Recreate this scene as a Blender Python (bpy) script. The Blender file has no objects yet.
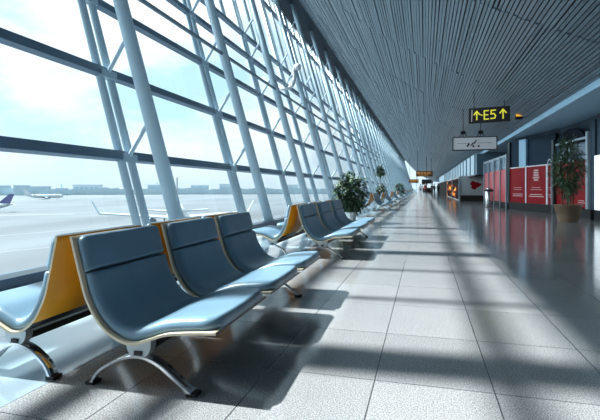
import bpy, bmesh, math, random
from mathutils import Vector, Matrix
random.seed(7)
col = bpy.context.scene.collection
scene = bpy.context.scene
PI = math.pi

# ------------------------------------------------------------------ materials
def new_mat(name):
    m = bpy.data.materials.new(name); m.use_nodes = True
    nt = m.node_tree
    return m, nt, nt.nodes['Principled BSDF']

def mat(name, color, rough=0.5, metal=0.0, var=0.06, scale=8.0, bump=0.0, spec=0.5, emit=0.0, bscale=None):
    """plain surface with a little procedural tone variation"""
    m, nt, b = new_mat(name)
    tc = nt.nodes.new('ShaderNodeTexCoord')
    nz = nt.nodes.new('ShaderNodeTexNoise'); nz.inputs['Scale'].default_value = scale
    nz.inputs['Detail'].default_value = 4
    nt.links.new(tc.outputs['Object'], nz.inputs['Vector'])
    mx = nt.nodes.new('ShaderNodeMix'); mx.data_type = 'RGBA'
    mx.inputs[6].default_value = (*[c * (1 - var) for c in color], 1)
    mx.inputs[7].default_value = (*[min(1, c * (1 + var)) for c in color], 1)
    nt.links.new(nz.outputs['Fac'], mx.inputs[0])
    nt.links.new(mx.outputs[2], b.inputs['Base Color'])
    b.inputs['Roughness'].default_value = rough
    b.inputs['Metallic'].default_value = metal
    b.inputs['Specular IOR Level'].default_value = spec
    if emit:
        nt.links.new(mx.outputs[2], b.inputs['Emission Color'])
        b.inputs['Emission Strength'].default_value = emit
    if bump:
        nb = nt.nodes.new('ShaderNodeTexNoise'); nb.inputs['Scale'].default_value = bscale or scale * 6
        nt.links.new(tc.outputs['Object'], nb.inputs['Vector'])
        bp = nt.nodes.new('ShaderNodeBump'); bp.inputs['Strength'].default_value = bump
        bp.inputs['Distance'].default_value = 0.01
        nt.links.new(nb.outputs['Fac'], bp.inputs['Height'])
        nt.links.new(bp.outputs['Normal'], b.inputs['Normal'])
    return m

M = {}
M['leather'] = mat('leather', (0.155, 0.262, 0.345), 0.31, var=0.12, scale=5, bump=0.12, bscale=160, spec=0.75)
M['seam'] = mat('seam', (0.01, 0.015, 0.022), 0.7)
M['orange'] = mat('orange_shell', (0.80, 0.38, 0.02), 0.32, var=0.1, scale=4)
M['cream'] = mat('cream_edge', (0.66, 0.57, 0.42), 0.4, var=0.08, scale=14)
M['chrome'] = mat('chrome', (0.78, 0.80, 0.82), 0.10, 1.0, var=0.03)
M['bracket'] = mat('bracket_grey', (0.50, 0.54, 0.56), 0.3, 0.6)
M['rubber'] = mat('rubber', (0.012, 0.013, 0.015), 0.6)
M['darkmetal'] = mat('dark_metal', (0.03, 0.033, 0.038), 0.35, 0.6)
M['steel_white'] = mat('steel_white', (0.54, 0.68, 0.76), 0.32, var=0.05, scale=2)
M['mullion'] = mat('mullion_paint', (0.44, 0.56, 0.63), 0.34, var=0.06, scale=2)
M['transom'] = mat('transom_paint', (0.16, 0.235, 0.31), 0.4, var=0.08, scale=2)
M['pipe_grey'] = mat('pipe_grey', (0.18, 0.25, 0.30), 0.4)
M['kerb'] = mat('kerb_paint', (0.085, 0.14, 0.20), 0.32, var=0.1)
M['soffit'] = mat('soffit_dark', (0.022, 0.038, 0.056), 0.6, var=0.1, scale=1)
M['slat'] = mat('ceiling_slat', (0.165, 0.225, 0.272), 0.42, 0.0, var=0.15, scale=0.35)
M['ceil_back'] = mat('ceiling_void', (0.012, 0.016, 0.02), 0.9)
M['bulkhead'] = mat('bulkhead', (0.30, 0.48, 0.62), 0.5, var=0.06, scale=1)
M['wall_dark'] = mat('wall_dark', (0.035, 0.062, 0.092), 0.6, var=0.1, scale=1)
M['fascia'] = mat('fascia_blue', (0.58, 0.72, 0.80), 0.35, var=0.1, scale=0.5)
M['fascia_dark'] = mat('fascia_shadow', (0.10, 0.17, 0.23), 0.45, var=0.1)
M['frame_grey'] = mat('frame_grey', (0.36, 0.43, 0.48), 0.35, 0.3)
M['frame_dark'] = mat('frame_dark', (0.018, 0.024, 0.03), 0.35)
M['arch_dark'] = mat('arch_dark', (0.012, 0.018, 0.028), 0.8, spec=0.1)
M['post_white'] = mat('post_white', (0.66, 0.70, 0.73), 0.35)
M['red'] = mat('red_poster', (0.21, 0.004, 0.009), 0.5, var=0.16, scale=0.8, spec=0.15, emit=0.06)
M['red_pale'] = mat('red_poster_glazed', (0.46, 0.07, 0.075), 0.3, var=0.12, scale=0.8, spec=0.3, emit=0.08)
M['print_white'] = mat('white_print', (0.50, 0.36, 0.35), 0.5, emit=0.03)
M['glass_dark'] = mat('dark_glass', (0.010, 0.026, 0.048), 0.5, spec=0.12)
M['glass_blue'] = mat('blue_glass', (0.09, 0.15, 0.21), 0.12, spec=0.6)
M['skirting'] = mat('stone_skirting', (0.022, 0.022, 0.023), 0.5, spec=0.2, var=0.15)
M['brown_base'] = mat('brown_base', (0.04, 0.034, 0.03), 0.7, spec=0.1)
M['panel_grey'] = mat('panel_grey', (0.5, 0.53, 0.54), 0.4, var=0.1, scale=1.5)
M['lightbox'] = mat('white_lightbox', (0.82, 0.87, 0.9), 0.4, emit=0.75, var=0.02)
M['sign_black'] = mat('sign_black', (0.012, 0.008, 0.010), 0.35)
M['sign_yellow'] = mat('sign_yellow', (0.74, 0.68, 0.06), 0.5, emit=0.4, var=0.03)
M['sign_pale'] = mat('sign_pale', (0.52, 0.55, 0.58), 0.5, emit=0.12, var=0.03)
M['sign_grey'] = mat('sign_grey', (0.5, 0.47, 0.45), 0.5, emit=0.1)
M['lamp_orange'] = mat('lamp_orange', (0.85, 0.42, 0.05), 0.4, emit=0.6)
M['sign_amber'] = mat('sign_amber', (0.50, 0.22, 0.05), 0.5, emit=0.22)
M['sign_brown'] = mat('sign_brown', (0.10, 0.05, 0.02), 0.5)
M['bin_steel'] = mat('bin_steel', (0.62, 0.64, 0.64), 0.22, 1.0)
M['pot_brown'] = mat('pot_brown', (0.21, 0.145, 0.095), 0.45, var=0.15)
M['pot_white'] = mat('pot_white', (0.72, 0.74, 0.74), 0.35)
M['soil'] = mat('soil', (0.03, 0.022, 0.016), 0.9, var=0.4, scale=30)
M['leaf_dark'] = mat('leaf_dark', (0.022, 0.055, 0.026), 0.42, var=0.5, scale=4)
M['leaf_mid'] = mat('leaf_mid', (0.06, 0.125, 0.055), 0.40, var=0.5, scale=4)
M['leaf_light'] = mat('leaf_light', (0.19, 0.26, 0.17), 0.45, var=0.3, scale=4)
M['bark'] = mat('bark', (0.10, 0.075, 0.05), 0.8, var=0.3, scale=20)
M['plane_white'] = mat('plane_white', (0.46, 0.52, 0.56), 0.35)
M['plane_blue'] = mat('plane_tail', (0.10, 0.11, 0.24), 0.4)
M['plane_grey'] = mat('plane_grey', (0.36, 0.46, 0.55), 0.4)
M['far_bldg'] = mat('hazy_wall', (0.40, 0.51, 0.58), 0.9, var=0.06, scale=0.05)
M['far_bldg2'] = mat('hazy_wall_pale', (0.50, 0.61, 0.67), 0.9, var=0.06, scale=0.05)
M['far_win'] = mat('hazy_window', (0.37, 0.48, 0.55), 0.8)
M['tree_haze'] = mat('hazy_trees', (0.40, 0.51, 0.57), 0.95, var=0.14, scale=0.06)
M['cloth_dark'] = mat('cloth_dark', (0.03, 0.03, 0.04), 0.8)
M['cloth_red'] = mat('cloth_red', (0.32, 0.06, 0.06), 0.8)
M['cloth_pale'] = mat('cloth_pale', (0.5, 0.5, 0.5), 0.8)
M['skin'] = mat('skin', (0.50, 0.32, 0.24), 0.5)
M['hair'] = mat('hair', (0.02, 0.015, 0.012), 0.6)

def floor_mat():
    m, nt, b = new_mat('polished_granite')
    L = nt.links
    tc = nt.nodes.new('ShaderNodeTexCoord')
    mp = nt.nodes.new('ShaderNodeMapping')
    mp.inputs['Location'].default_value = (0.26, -0.02, 0)
    L.new(tc.outputs['Object'], mp.inputs['Vector'])
    br = nt.nodes.new('ShaderNodeTexBrick')
    br.offset = 0.0; br.squash = 1.0
    br.inputs['Scale'].default_value = 1.0
    br.inputs['Brick Width'].default_value = 0.61
    br.inputs['Row Height'].default_value = 0.82
    br.inputs['Mortar Size'].default_value = 0.0035
    br.inputs['Mortar Smooth'].default_value = 0.1
    br.inputs['Color1'].default_value = (0.90, 0.90, 0.90, 1)
    br.inputs['Color2'].default_value = (1.05, 1.05, 1.05, 1)
    br.inputs['Mortar'].default_value = (0.24, 0.25, 0.26, 1)
    L.new(mp.outputs[0], br.inputs['Vector'])
    n1 = nt.nodes.new('ShaderNodeTexNoise'); n1.inputs['Scale'].default_value = 150; n1.inputs['Detail'].default_value = 3
    n2 = nt.nodes.new('ShaderNodeTexVoronoi'); n2.inputs['Scale'].default_value = 120
    n3 = nt.nodes.new('ShaderNodeTexNoise'); n3.inputs['Scale'].default_value = 0.8; n3.inputs['Detail'].default_value = 5
    for n in (n1, n2, n3): L.new(tc.outputs['Object'], n.inputs['Vector'])
    cr = nt.nodes.new('ShaderNodeValToRGB')
    cr.color_ramp.elements[0].position = 0.36; cr.color_ramp.elements[0].color = (0.15, 0.163, 0.172, 1)
    cr.color_ramp.elements[1].position = 0.62; cr.color_ramp.elements[1].color = (0.45, 0.468, 0.48, 1)
    L.new(n1.outputs['Fac'], cr.inputs[0])
    v = nt.nodes.new('ShaderNodeMix'); v.data_type = 'RGBA'; v.blend_type = 'MULTIPLY'; v.inputs[0].default_value = 0.22
    L.new(cr.outputs[0], v.inputs[6]); L.new(n2.outputs['Color'], v.inputs[7])
    bw = nt.nodes.new('ShaderNodeRGBToBW'); L.new(v.outputs[2], bw.inputs[0])
    tint = nt.nodes.new('ShaderNodeMix'); tint.data_type = 'RGBA'; tint.blend_type = 'MULTIPLY'; tint.inputs[0].default_value = 1
    L.new(bw.outputs[0], tint.inputs[6]); L.new(br.outputs['Color'], tint.inputs[7])
    t2 = nt.nodes.new('ShaderNodeMix'); t2.data_type = 'RGBA'; t2.blend_type = 'MULTIPLY'; t2.inputs[0].default_value = 1
    L.new(tint.outputs[2], t2.inputs[6])
    cr3 = nt.nodes.new('ShaderNodeValToRGB')
    cr3.color_ramp.elements[0].position = 0.3; cr3.color_ramp.elements[0].color = (0.86, 0.88, 0.90, 1)
    cr3.color_ramp.elements[1].position = 0.7; cr3.color_ramp.elements[1].color = (1.02, 1.02, 1.02, 1)
    L.new(n3.outputs['Fac'], cr3.inputs[0]); L.new(cr3.outputs[0], t2.inputs[7])
    L.new(t2.outputs[2], b.inputs['Base Color'])
    mr = nt.nodes.new('ShaderNodeMapRange')
    mr.inputs['To Min'].default_value = 0.09; mr.inputs['To Max'].default_value = 0.17
    L.new(n3.outputs['Fac'], mr.inputs['Value']); L.new(mr.outputs[0], b.inputs['Roughness'])
    b.inputs['Specular IOR Level'].default_value = 1.0
    bp = nt.nodes.new('ShaderNodeBump'); bp.inputs['Strength'].default_value = 0.35; bp.inputs['Distance'].default_value = 0.003
    L.new(br.outputs['Fac'], bp.inputs['Height']); bp.invert = True
    L.new(bp.outputs[0], b.inputs['Normal'])
    return m
M['floor'] = floor_mat()

def strip_mat():
    m, nt, b = new_mat('polished_strip'); L = nt.links
    tc = nt.nodes.new('ShaderNodeTexCoord')
    br = nt.nodes.new('ShaderNodeTexBrick'); br.offset = 0.0
    mp = nt.nodes.new('ShaderNodeMapping'); mp.inputs['Location'].default_value = (1.95, 0, 0)
    L.new(tc.outputs['Object'], mp.inputs[0]); L.new(mp.outputs[0], br.inputs['Vector'])
    br.inputs['Scale'].default_value = 1.0; br.inputs['Brick Width'].default_value = 0.92; br.inputs['Row Height'].default_value = 1.64
    br.inputs['Mortar Size'].default_value = 0.004
    br.inputs['Color1'].default_value = (0.36, 0.46, 0.52, 1); br.inputs['Color2'].default_value = (0.41, 0.51, 0.57, 1)
    br.inputs['Mortar'].default_value = (0.10, 0.14, 0.17, 1)
    L.new(br.outputs['Color'], b.inputs['Base Color'])
    nz = nt.nodes.new('ShaderNodeTexNoise'); nz.inputs['Scale'].default_value = 3; L.new(tc.outputs['Object'], nz.inputs['Vector'])
    mr = nt.nodes.new('ShaderNodeMapRange'); mr.inputs['To Min'].default_value = 0.05; mr.inputs['To Max'].default_value = 0.11
    L.new(nz.outputs['Fac'], mr.inputs['Value']); L.new(mr.outputs[0], b.inputs['Roughness'])
    b.inputs['Metallic'].default_value = 0.45; b.inputs['Specular IOR Level'].default_value = 0.8
    return m
M['floor_strip'] = strip_mat()

def glass_mat():
    m = bpy.data.materials.new('curtain_glass'); m.use_nodes = True
    nt = m.node_tree; nt.nodes.clear(); L = nt.links
    out = nt.nodes.new('ShaderNodeOutputMaterial')
    tr = nt.nodes.new('ShaderNodeBsdfTransparent'); tr.inputs[0].default_value = (0.90, 0.965, 0.99, 1)
    gl = nt.nodes.new('ShaderNodeBsdfGlossy'); gl.inputs['Roughness'].default_value = 0.02
    fr = nt.nodes.new('ShaderNodeFresnel'); fr.inputs[0].default_value = 1.35
    nz = nt.nodes.new('ShaderNodeTexNoise'); nz.inputs['Scale'].default_value = 0.6
    tc = nt.nodes.new('ShaderNodeTexCoord'); L.new(tc.outputs['Object'], nz.inputs['Vector'])
    bp = nt.nodes.new('ShaderNodeBump'); bp.inputs['Strength'].default_value = 0.02
    L.new(nz.outputs['Fac'], bp.inputs['Height']); L.new(bp.outputs[0], gl.inputs['Normal'])
    mx = nt.nodes.new('ShaderNodeMixShader')
    L.new(fr.outputs[0], mx.inputs[0]); L.new(tr.outputs[0], mx.inputs[1]); L.new(gl.outputs[0], mx.inputs[2])
    L.new(mx.outputs[0], out.inputs[0])
    return m
M['glass'] = glass_mat()

def apron_mat():
    m, nt, b = new_mat('concrete_apron'); L = nt.links
    tc = nt.nodes.new('ShaderNodeTexCoord')
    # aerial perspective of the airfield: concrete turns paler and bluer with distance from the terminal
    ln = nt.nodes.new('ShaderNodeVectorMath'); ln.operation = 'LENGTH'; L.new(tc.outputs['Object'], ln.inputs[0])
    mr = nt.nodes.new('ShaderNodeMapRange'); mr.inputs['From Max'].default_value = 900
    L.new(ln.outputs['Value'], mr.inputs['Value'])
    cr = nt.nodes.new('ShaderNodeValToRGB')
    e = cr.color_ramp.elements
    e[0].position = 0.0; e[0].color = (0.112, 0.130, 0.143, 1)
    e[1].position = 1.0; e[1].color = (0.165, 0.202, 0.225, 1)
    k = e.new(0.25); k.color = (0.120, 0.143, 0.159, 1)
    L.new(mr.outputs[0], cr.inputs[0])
    mp = nt.nodes.new('ShaderNodeMapping'); mp.inputs['Scale'].default_value = (0.045, 0.010, 1)
    mp.inputs['Rotation'].default_value = (0, 0, 0.6)
    L.new(tc.outputs['Object'], mp.inputs['Vector'])
    nz = nt.nodes.new('ShaderNodeTexNoise'); nz.inputs['Scale'].default_value = 1; nz.inputs['Detail'].default_value = 6
    L.new(mp.outputs[0], nz.inputs['Vector'])
    c2 = nt.nodes.new('ShaderNodeValToRGB')
    c2.color_ramp.elements[0].position = 0.35; c2.color_ramp.elements[0].color = (0.80, 0.80, 0.80, 1)
    c2.color_ramp.elements[1].position = 0.65; c2.color_ramp.elements[1].color = (1.12, 1.12, 1.12, 1)
    L.new(nz.outputs['Fac'], c2.inputs[0])
    mx = nt.nodes.new('ShaderNodeMix'); mx.data_type = 'RGBA'; mx.blend_type = 'MULTIPLY'; mx.inputs[0].default_value = 1
    L.new(cr.outputs[0], mx.inputs[6]); L.new(c2.outputs[0], mx.inputs[7])
    L.new(mx.outputs[2], b.inputs['Base Color'])
    b.inputs['Roughness'].default_value = 0.85; b.inputs['Specular IOR Level'].default_value = 0.2
    return m
M['apron'] = apron_mat()
M['line_white'] = mat('apron_paint', (0.17, 0.188, 0.20), 0.7)
M['line_yellow'] = mat('apron_paint_dark', (0.085, 0.10, 0.11), 0.8)

def flame_mat():
    m, nt, b = new_mat('flame_poster'); L = nt.links
    tc = nt.nodes.new('ShaderNodeTexCoord')
    mp = nt.nodes.new('ShaderNodeMapping'); mp.inputs['Scale'].default_value = (1, 0.22, 1.4)
    L.new(tc.outputs['Object'], mp.inputs['Vector'])
    nz = nt.nodes.new('ShaderNodeTexNoise'); nz.inputs['Scale'].default_value = 1.0; nz.inputs['Detail'].default_value = 3
    nz.inputs['Distortion'].default_value = 1.2
    L.new(mp.outputs[0], nz.inputs['Vector'])
    cr = nt.nodes.new('ShaderNodeValToRGB'); e = cr.color_ramp.elements
    e[0].position = 0.54; e[0].color = (0.012, 0.010, 0.012, 1)
    e[1].position = 0.74; e[1].color = (0.95, 0.62, 0.10, 1)
    a = e.new(0.62); a.color = (0.45, 0.08, 0.02, 1)
    L.new(nz.outputs['Fac'], cr.inputs[0])
    L.new(cr.outputs[0], b.inputs['Base Color']); L.new(cr.outputs[0], b.inputs['Emission Color'])
    b.inputs['Emission Strength'].default_value = 0.6; b.inputs['Roughness'].default_value = 0.8; b.inputs['Specular IOR Level'].default_value = 0.05
    return m
M['flame'] = flame_mat()

# ------------------------------------------------------------------ mesh builder
class MB:
    def __init__(s): s.v = []; s.f = []; s.mi = []; s.sm = []
    def add(s, vs, fs, mi=0, smooth=False):
        b = len(s.v); s.v += [tuple(v) for v in vs]
        for k, f in enumerate(fs):
            s.f.append([b + i for i in f]); s.mi.append(mi[k] if isinstance(mi, list) else mi); s.sm.append(smooth)
    def box(s, x0, x1, y0, y1, z0, z1, mi=0):
        vs = [(x, y, z) for z in (z0, z1) for y in (y0, y1) for x in (x0, x1)]
        s.add(vs, [(0, 2, 3, 1), (4, 5, 7, 6), (0, 1, 5, 4), (2, 6, 7, 3), (0, 4, 6, 2), (1, 3, 7, 5)], mi)
    def prism(s, base, off, mi=0):
        """polygon (list of 3D points) extruded by vector off"""
        n = len(base); o = Vector(off)
        vs = [Vector(p) for p in base] + [Vector(p) + o for p in base]
        fs = [tuple(range(n))[::-1], tuple(range(n, 2 * n))] + [(i, (i + 1) % n, n + (i + 1) % n, n + i) for i in range(n)]
        s.add(vs, fs, mi)
    def tube(s, pts, r, n=12, mi=0, cap=True):
        pts = [Vector(p) for p in pts]
        rs = r if isinstance(r, (list, tuple)) else [r] * len(pts)
        vs = []; fs = []; ref = None
        for i, p in enumerate(pts):
            t = (pts[min(i + 1, len(pts) - 1)] - pts[max(i - 1, 0)]).normalized()
            if ref is None:
                ref = t.cross(Vector((0, 0, 1))) if abs(t.z) < 0.9 else t.cross(Vector((0, 1, 0)))
            a = (ref - t * ref.dot(t)).normalized(); b = t.cross(a); ref = a
            for k in range(n):
                th = 2 * PI * k / n
                vs.append(p + (a * math.cos(th) + b * math.sin(th)) * rs[i])
        for i in range(len(pts) - 1):
            for k in range(n):
                fs.append((i * n + k, i * n + (k + 1) % n, (i + 1) * n + (k + 1) % n, (i + 1) * n + k))
        s.add(vs, fs, mi, True)
        if cap:
            m = len(pts) - 1
            s.add([vs[k] for k in range(n)], [tuple(range(n))[::-1]], mi)
            s.add([vs[m * n + k] for k in range(n)], [tuple(range(n))], mi)
    def lathe(s, prof, n=24, mi=0, c=(0, 0, 0), smooth=True):
        vs = []; fs = []
        for r, z in prof:
            for k in range(n):
                th = 2 * PI * k / n
                vs.append((c[0] + r * math.cos(th), c[1] + r * math.sin(th), c[2] + z))
        for i in range(len(prof) - 1):
            for k in range(n):
                fs.append((i * n + k, i * n + (k + 1) % n, (i + 1) * n + (k + 1) % n, (i + 1) * n + k))
        s.add(vs, fs, mi, smooth)
    def ribbon(s, pts, y0, y1, t, mi_face=0, mi_edge=0, mi_back=None):
        """strip following XZ points, from y0 to y1, thickness t towards the left normal"""
        n = len(pts); vs = []
        for i, (x, z) in enumerate(pts):
            a = pts[max(i - 1, 0)]; b = pts[min(i + 1, n - 1)]
            d = Vector((b[0] - a[0], b[1] - a[1])).normalized(); nx, nz = -d.y, d.x
            vs += [(x, y0, z), (x, y1, z), (x + nx * t, y0, z + nz * t), (x + nx * t, y1, z + nz * t)]
        lo = []; hi = []; ed = []
        for i in range(n - 1):
            a, b = 4 * i, 4 * (i + 1)
            lo.append((a, b, b + 1, a + 1)); hi.append((a + 2, a + 3, b + 3, b + 2))
            ed += [(a, a + 2, b + 2, b), (a + 1, b + 1, b + 3, a + 3)]
        e = 4 * (n - 1)
        caps = [(0, 1, 3, 2), (e, e + 2, e + 3, e + 1)]
        s.add(vs, lo, mi_face if mi_back is None else mi_back, True)
        s.add(vs, hi, mi_face, True); s.add(vs, ed, mi_edge, False)
        s.add(vs, caps, [mi_edge, mi_edge if mi_back is None else 2], False)
    def build(s, name, mats, parent=None, loc=None):
        me = bpy.data.meshes.new(name)
        me.from_pydata(s.v, [], s.f)
        for m in (mats if isinstance(mats, (list, tuple)) else [mats]): me.materials.append(m)
        me.polygons.foreach_set('material_index', s.mi)
        me.polygons.foreach_set('use_smooth', s.sm)
        bm = bmesh.new(); bm.from_mesh(me)
        bmesh.ops.remove_doubles(bm, verts=bm.verts, dist=1e-5) if len(s.v) < 60000 else None
        bmesh.ops.recalc_face_normals(bm, faces=bm.faces)
        bm.to_mesh(me); bm.free(); me.update()
        o = bpy.data.objects.new(name, me); col.objects.link(o)
        if parent: o.parent = parent
        if loc: o.location = loc
        return o

def bevel(o, w=0.006, seg=2):
    md = o.modifiers.new('edge', 'BEVEL'); md.width = w; md.segments = seg; md.limit_method = 'ANGLE'
    return o

def tag(o, label=None, cat=None, group=None, kind=None):
    if label: o['label'] = label
    if cat: o['category'] = cat
    if group: o['group'] = group
    if kind: o['kind'] = kind
    return o

def empty(name, loc=(0, 0, 0), rz=0.0):
    o = bpy.data.objects.new(name, None); col.objects.link(o)
    o.empty_display_size = 0.1
    o.location = loc; o.rotation_euler = (0, 0, rz)
    return o

def kids(o): return [c for c in bpy.data.objects if c.parent == o]
def copy_tree(o, parent=None):
    c = o.copy(); col.objects.link(c)
    if parent: c.parent = parent
    for ch in kids(o): copy_tree(ch, c)
    return c

def catmull(P, k=6):
    out = []
    for i in range(len(P) - 1):
        p0 = P[max(i - 1, 0)]; p1 = P[i]; p2 = P[i + 1]; p3 = P[min(i + 2, len(P) - 1)]
        for j in range(k):
            t = j / k
            out.append(tuple(0.5 * (2 * b + (c - a) * t + (2 * a - 5 * b + 4 * c - d) * t * t + (3 * b - a - 3 * c + d) * t ** 3)
                             for a, b, c, d in zip(p0, p1, p2, p3)))
    out.append(tuple(P[-1])); return out

# ------------------------------------------------------------------ camera
EYE = 1.05
PSI = math.atan(124 / 450)
cam = bpy.data.cameras.new('camera'); cam.sensor_width = 36; cam.lens = 27; cam.shift_y = -22 / 600
cam.clip_end = 6000; cam.clip_start = 0.05
co = bpy.data.objects.new('camera', cam); col.objects.link(co)
co.location = (0, 0, EYE); co.rotation_euler = (PI / 2, 0, PSI)
scene.camera = co

# ------------------------------------------------------------------ the setting
Y0, Y1 = -14.0, 190.0
LEAN = 0.29
SP = 4.7; YC = 7.18
GX = lambda z: -(4.95 + LEAN * z)
CX = lambda z: -(4.13 + LEAN * z)

b = MB(); b.box(-4.3, -1.95, Y0, Y1, -0.25, 0.0)
tag(b.build('floor_strip', M['floor_strip']), kind='structure')
b = MB(); b.box(-1.95, 9.0, Y0, Y1, -0.25, 0.0)
tag(b.build('floor', M['floor']), kind='structure')
b = MB(); b.box(-4.32, -4.02, Y0, Y1, 0.0, 0.14)
tag(bevel(b.build('trim_1', M['kerb']), 0.01), kind='structure')

# ceiling: long slats that run the length of the hall on a sagging section, high over the glass
sect = catmull([(-7.3, 12.4), (-4.6, 9.15), (-1.6, 6.55), (1.4, 4.75), (4.0, 3.55)], 40)
cum = [0.0]
for a, c in zip(sect, sect[1:]): cum.append(cum[-1] + math.hypot(c[0] - a[0], c[1] - a[1]))
def on_sect(d):
    d = max(0, min(cum[-1] - 1e-6, d))
    for i in range(len(cum) - 1):
        if cum[i + 1] >= d:
            t = (d - cum[i]) / (cum[i + 1] - cum[i])
            p = [sect[i][k] + (sect[i + 1][k] - sect[i][k]) * t for k in (0, 1)]
            tx = Vector((sect[i + 1][0] - sect[i][0], sect[i + 1][1] - sect[i][1])).normalized()
            return Vector(p), tx
NS = 165; pitch = cum[-1] / NS
b = MB()
seams = [Y0] + [Y0 + 6.0 * k for k in range(1, 12)] + [80, 110, 150, Y1]
for i in range(NS):
    for a, c in zip(seams, seams[1:]):
        p, t = on_sect((i + 0.13 + (.12 if random.random() < .06 else 0)) * pitch); q, _ = on_sect((i + 0.87) * pitch)
        n = Vector((t.y, -t.x))                       # downwards
        if n.y > 0: n = -n
        dz = random.uniform(-0.02, 0.02)
        p = p + n * dz; q = q + n * dz
        u = -n * 0.09
        b.prism([(p.x, a, p.y), (q.x, a, q.y), (q.x + u.x, a, q.y + u.y), (p.x + u.x, a, p.y + u.y)], (0, c - a - 0.03, 0))
tag(b.build('ceiling', M['slat']), kind='structure')
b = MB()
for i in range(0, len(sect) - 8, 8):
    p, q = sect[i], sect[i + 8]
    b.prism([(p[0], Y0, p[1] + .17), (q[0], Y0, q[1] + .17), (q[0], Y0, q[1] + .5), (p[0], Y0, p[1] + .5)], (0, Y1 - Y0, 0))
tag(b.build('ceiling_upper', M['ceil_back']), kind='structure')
b = MB(); b.prism([(-8.35, Y0, 11.80), (-7.3, Y0, 12.38), (-7.3, Y0, 12.9), (-8.75, Y0, 12.2)], (0, Y1 - Y0, 0))
tag(b.build('ceiling_edge', M['soffit']), kind='structure')
b = MB(); b.prism([(4.0, Y0, 3.5), (9.0, Y0, 3.4), (9.0, Y0, 3.9), (4.0, Y0, 4.0)], (0, Y1 - Y0, 0))
tag(b.build('ceiling_soffit', M['bulkhead']), kind='structure')
b = MB(); b.box(3.93, 4.02, Y0, Y1, 3.42, 3.62)
tag(b.build('trim_2', M['bulkhead']), kind='structure')
b = MB(); b.box(8.8, 9.0, Y0, Y1, 0, 3.45)
tag(b.build('wall_right', M['wall_dark']), kind='structure')
b = MB()
poly = [(-4.3, Y0, 0)] + [(x, Y0, z) for x, z in [(-8.5, 11.65)] + sect[::20] + [(9, 3.5), (9, 0)]]
b.prism(poly, (0, -0.2, 0)); tag(b.build('wall_back', M['wall_dark']), kind='structure')

# glass wall: one window per bay > pane, transoms, twin-tube mullion
def bay(i):
    r = empty('window_%d' % i, (0, YC + SP * (i - 4), 0)); r['kind'] = 'structure'; return r
def lean_pt(fx, y, z): return Vector((fx(z), y, z))
nrm = Vector((-1, 0, -LEAN)).normalized()
Z_T = [1.60, 3.18, 4.66, 6.15, 7.12, 10.5]
first = bay(1)
b = MB(); b.add([lean_pt(GX, 0, -0.5), lean_pt(GX, SP, -0.5), lean_pt(GX, SP, 11.75), lean_pt(GX, 0, 11.75)], [(0, 1, 2, 3)])
b.build('pane', M['glass'], first)
for z in Z_T + [-0.42]:
    c = lean_pt(GX, 0, z); up = Vector((-LEAN, 0, 1)).normalized(); inn = -nrm
    h, d = 0.085, 0.17
    b = MB(); b.prism([c + up * h + inn * 0.03, c + up * h + inn * d, c - up * h + inn * d, c - up * h + inn * 0.03], (0, SP, 0))
    bevel(b.build('transom', M['transom'], first), 0.008)
b = MB()
for dy in (-0.145, 0.145):
    b.tube([lean_pt(lambda z: GX(z) + .08, dy, -0.5), lean_pt(lambda z: GX(z) + .08, dy, 11.7)], 0.074, 12)
for z in Z_T:                                     # clamps that join both tubes
    c = lean_pt(GX, 0, z); b.box(c.x + .03, c.x + .20, -.2, .2, c.z - .07, c.z + .07)
b.build('mullion', M['mullion'], first)
for k in (1, 2):                                  # slim extra mullions in the high glazing
    b = MB(); y = SP * k / 3; b.tube([lean_pt(lambda z: GX(z) + .09, y, 7.2), lean_pt(lambda z: GX(z) + .09, y, 11.7)], 0.06, 10)
    b.build('high_mullion', M['mullion'], first)
NB = 41
for i in range(2, NB + 1):
    o = copy_tree(first); o.name = 'window_%d' % i; o.location = (0, YC + SP * (i - 4), 0)
first.location = (0, YC - 3 * SP, 0)

# end wall of the hall, fully glazed
e = empty('window_end', (0, Y1, 0)); e['kind'] = 'structure'
b = MB(); b.add([(-4.6, 0, 0), (9, 0, 0), (9, 0, 3.4), (4, 0, 3.5)] + [(x, 0, z) for x, z in sect[::-20]] + [(-8.4, 0, 11.6)], [tuple(range(4 + len(sect[::-20]) + 1))])
b.build('pane', M['glass'], e)
b = MB()
for x, zt in ((-6, 6), (-3, 7.6), (0, 5.5), (3, 3.8), (6, 3.4)): b.box(x - .1, x + .1, -.15, -.02, 0 if x > -5 else 4.6, zt)
b.box(-5.5, 9, -.15, -.02, 2.6, 2.8)
b.build('frame', M['mullion'], e)

# tie pipe that links the columns
b = MB(); b.tube([(CX(4.9) + .0, Y0, 4.88), (CX(4.9), 60, 4.88)], 0.05, 10)
tag(b.build('trim_3', M['pipe_grey']), kind='structure')

# tilted columns > shaft, base plate, struts to the mullion
def make_column():
    r = empty('steel_column', (0, 0, 0))
    b = MB(); b.tube([(CX(.14), 0, .14), (CX(12.1), 0, 12.1)], 0.13, 20)
    b.build('shaft', M['steel_white'], r)
    b = MB(); b.tube([(CX(.14), 0, .14), (CX(.14) , 0, .17)], 0.17, 20); b.build('base_plate', M['steel_white'], r)
    for z in Z_T:
        b = MB(); a = lean_pt(GX, 0, z) + Vector((.14, 0, 0)); c = Vector((CX(z + .62) - .10, 0, z + .62))
        b.tube([a, a.lerp(c, .12), a.lerp(c, .88), c], [.025, .04, .04, .025], 10)
        b.build('strut', M['steel_white'], r)
    return r
c0 = make_column()
ORD = {0: 'thick pale tilted column rising behind the large first bench, first along the glass',
       1: 'second pale tilted column along the glass, its foot before the second bench pair',
       2: 'third pale tilted column along the glass, rising behind the second bench pair',
       3: 'fourth pale tilted column along the glass, carrying the bent white lamp arm',
       4: 'fifth pale tilted column along the glass, just past the bent white lamp arm',
       5: 'sixth pale tilted column along the glass, before the bushy potted shrub'}
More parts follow.
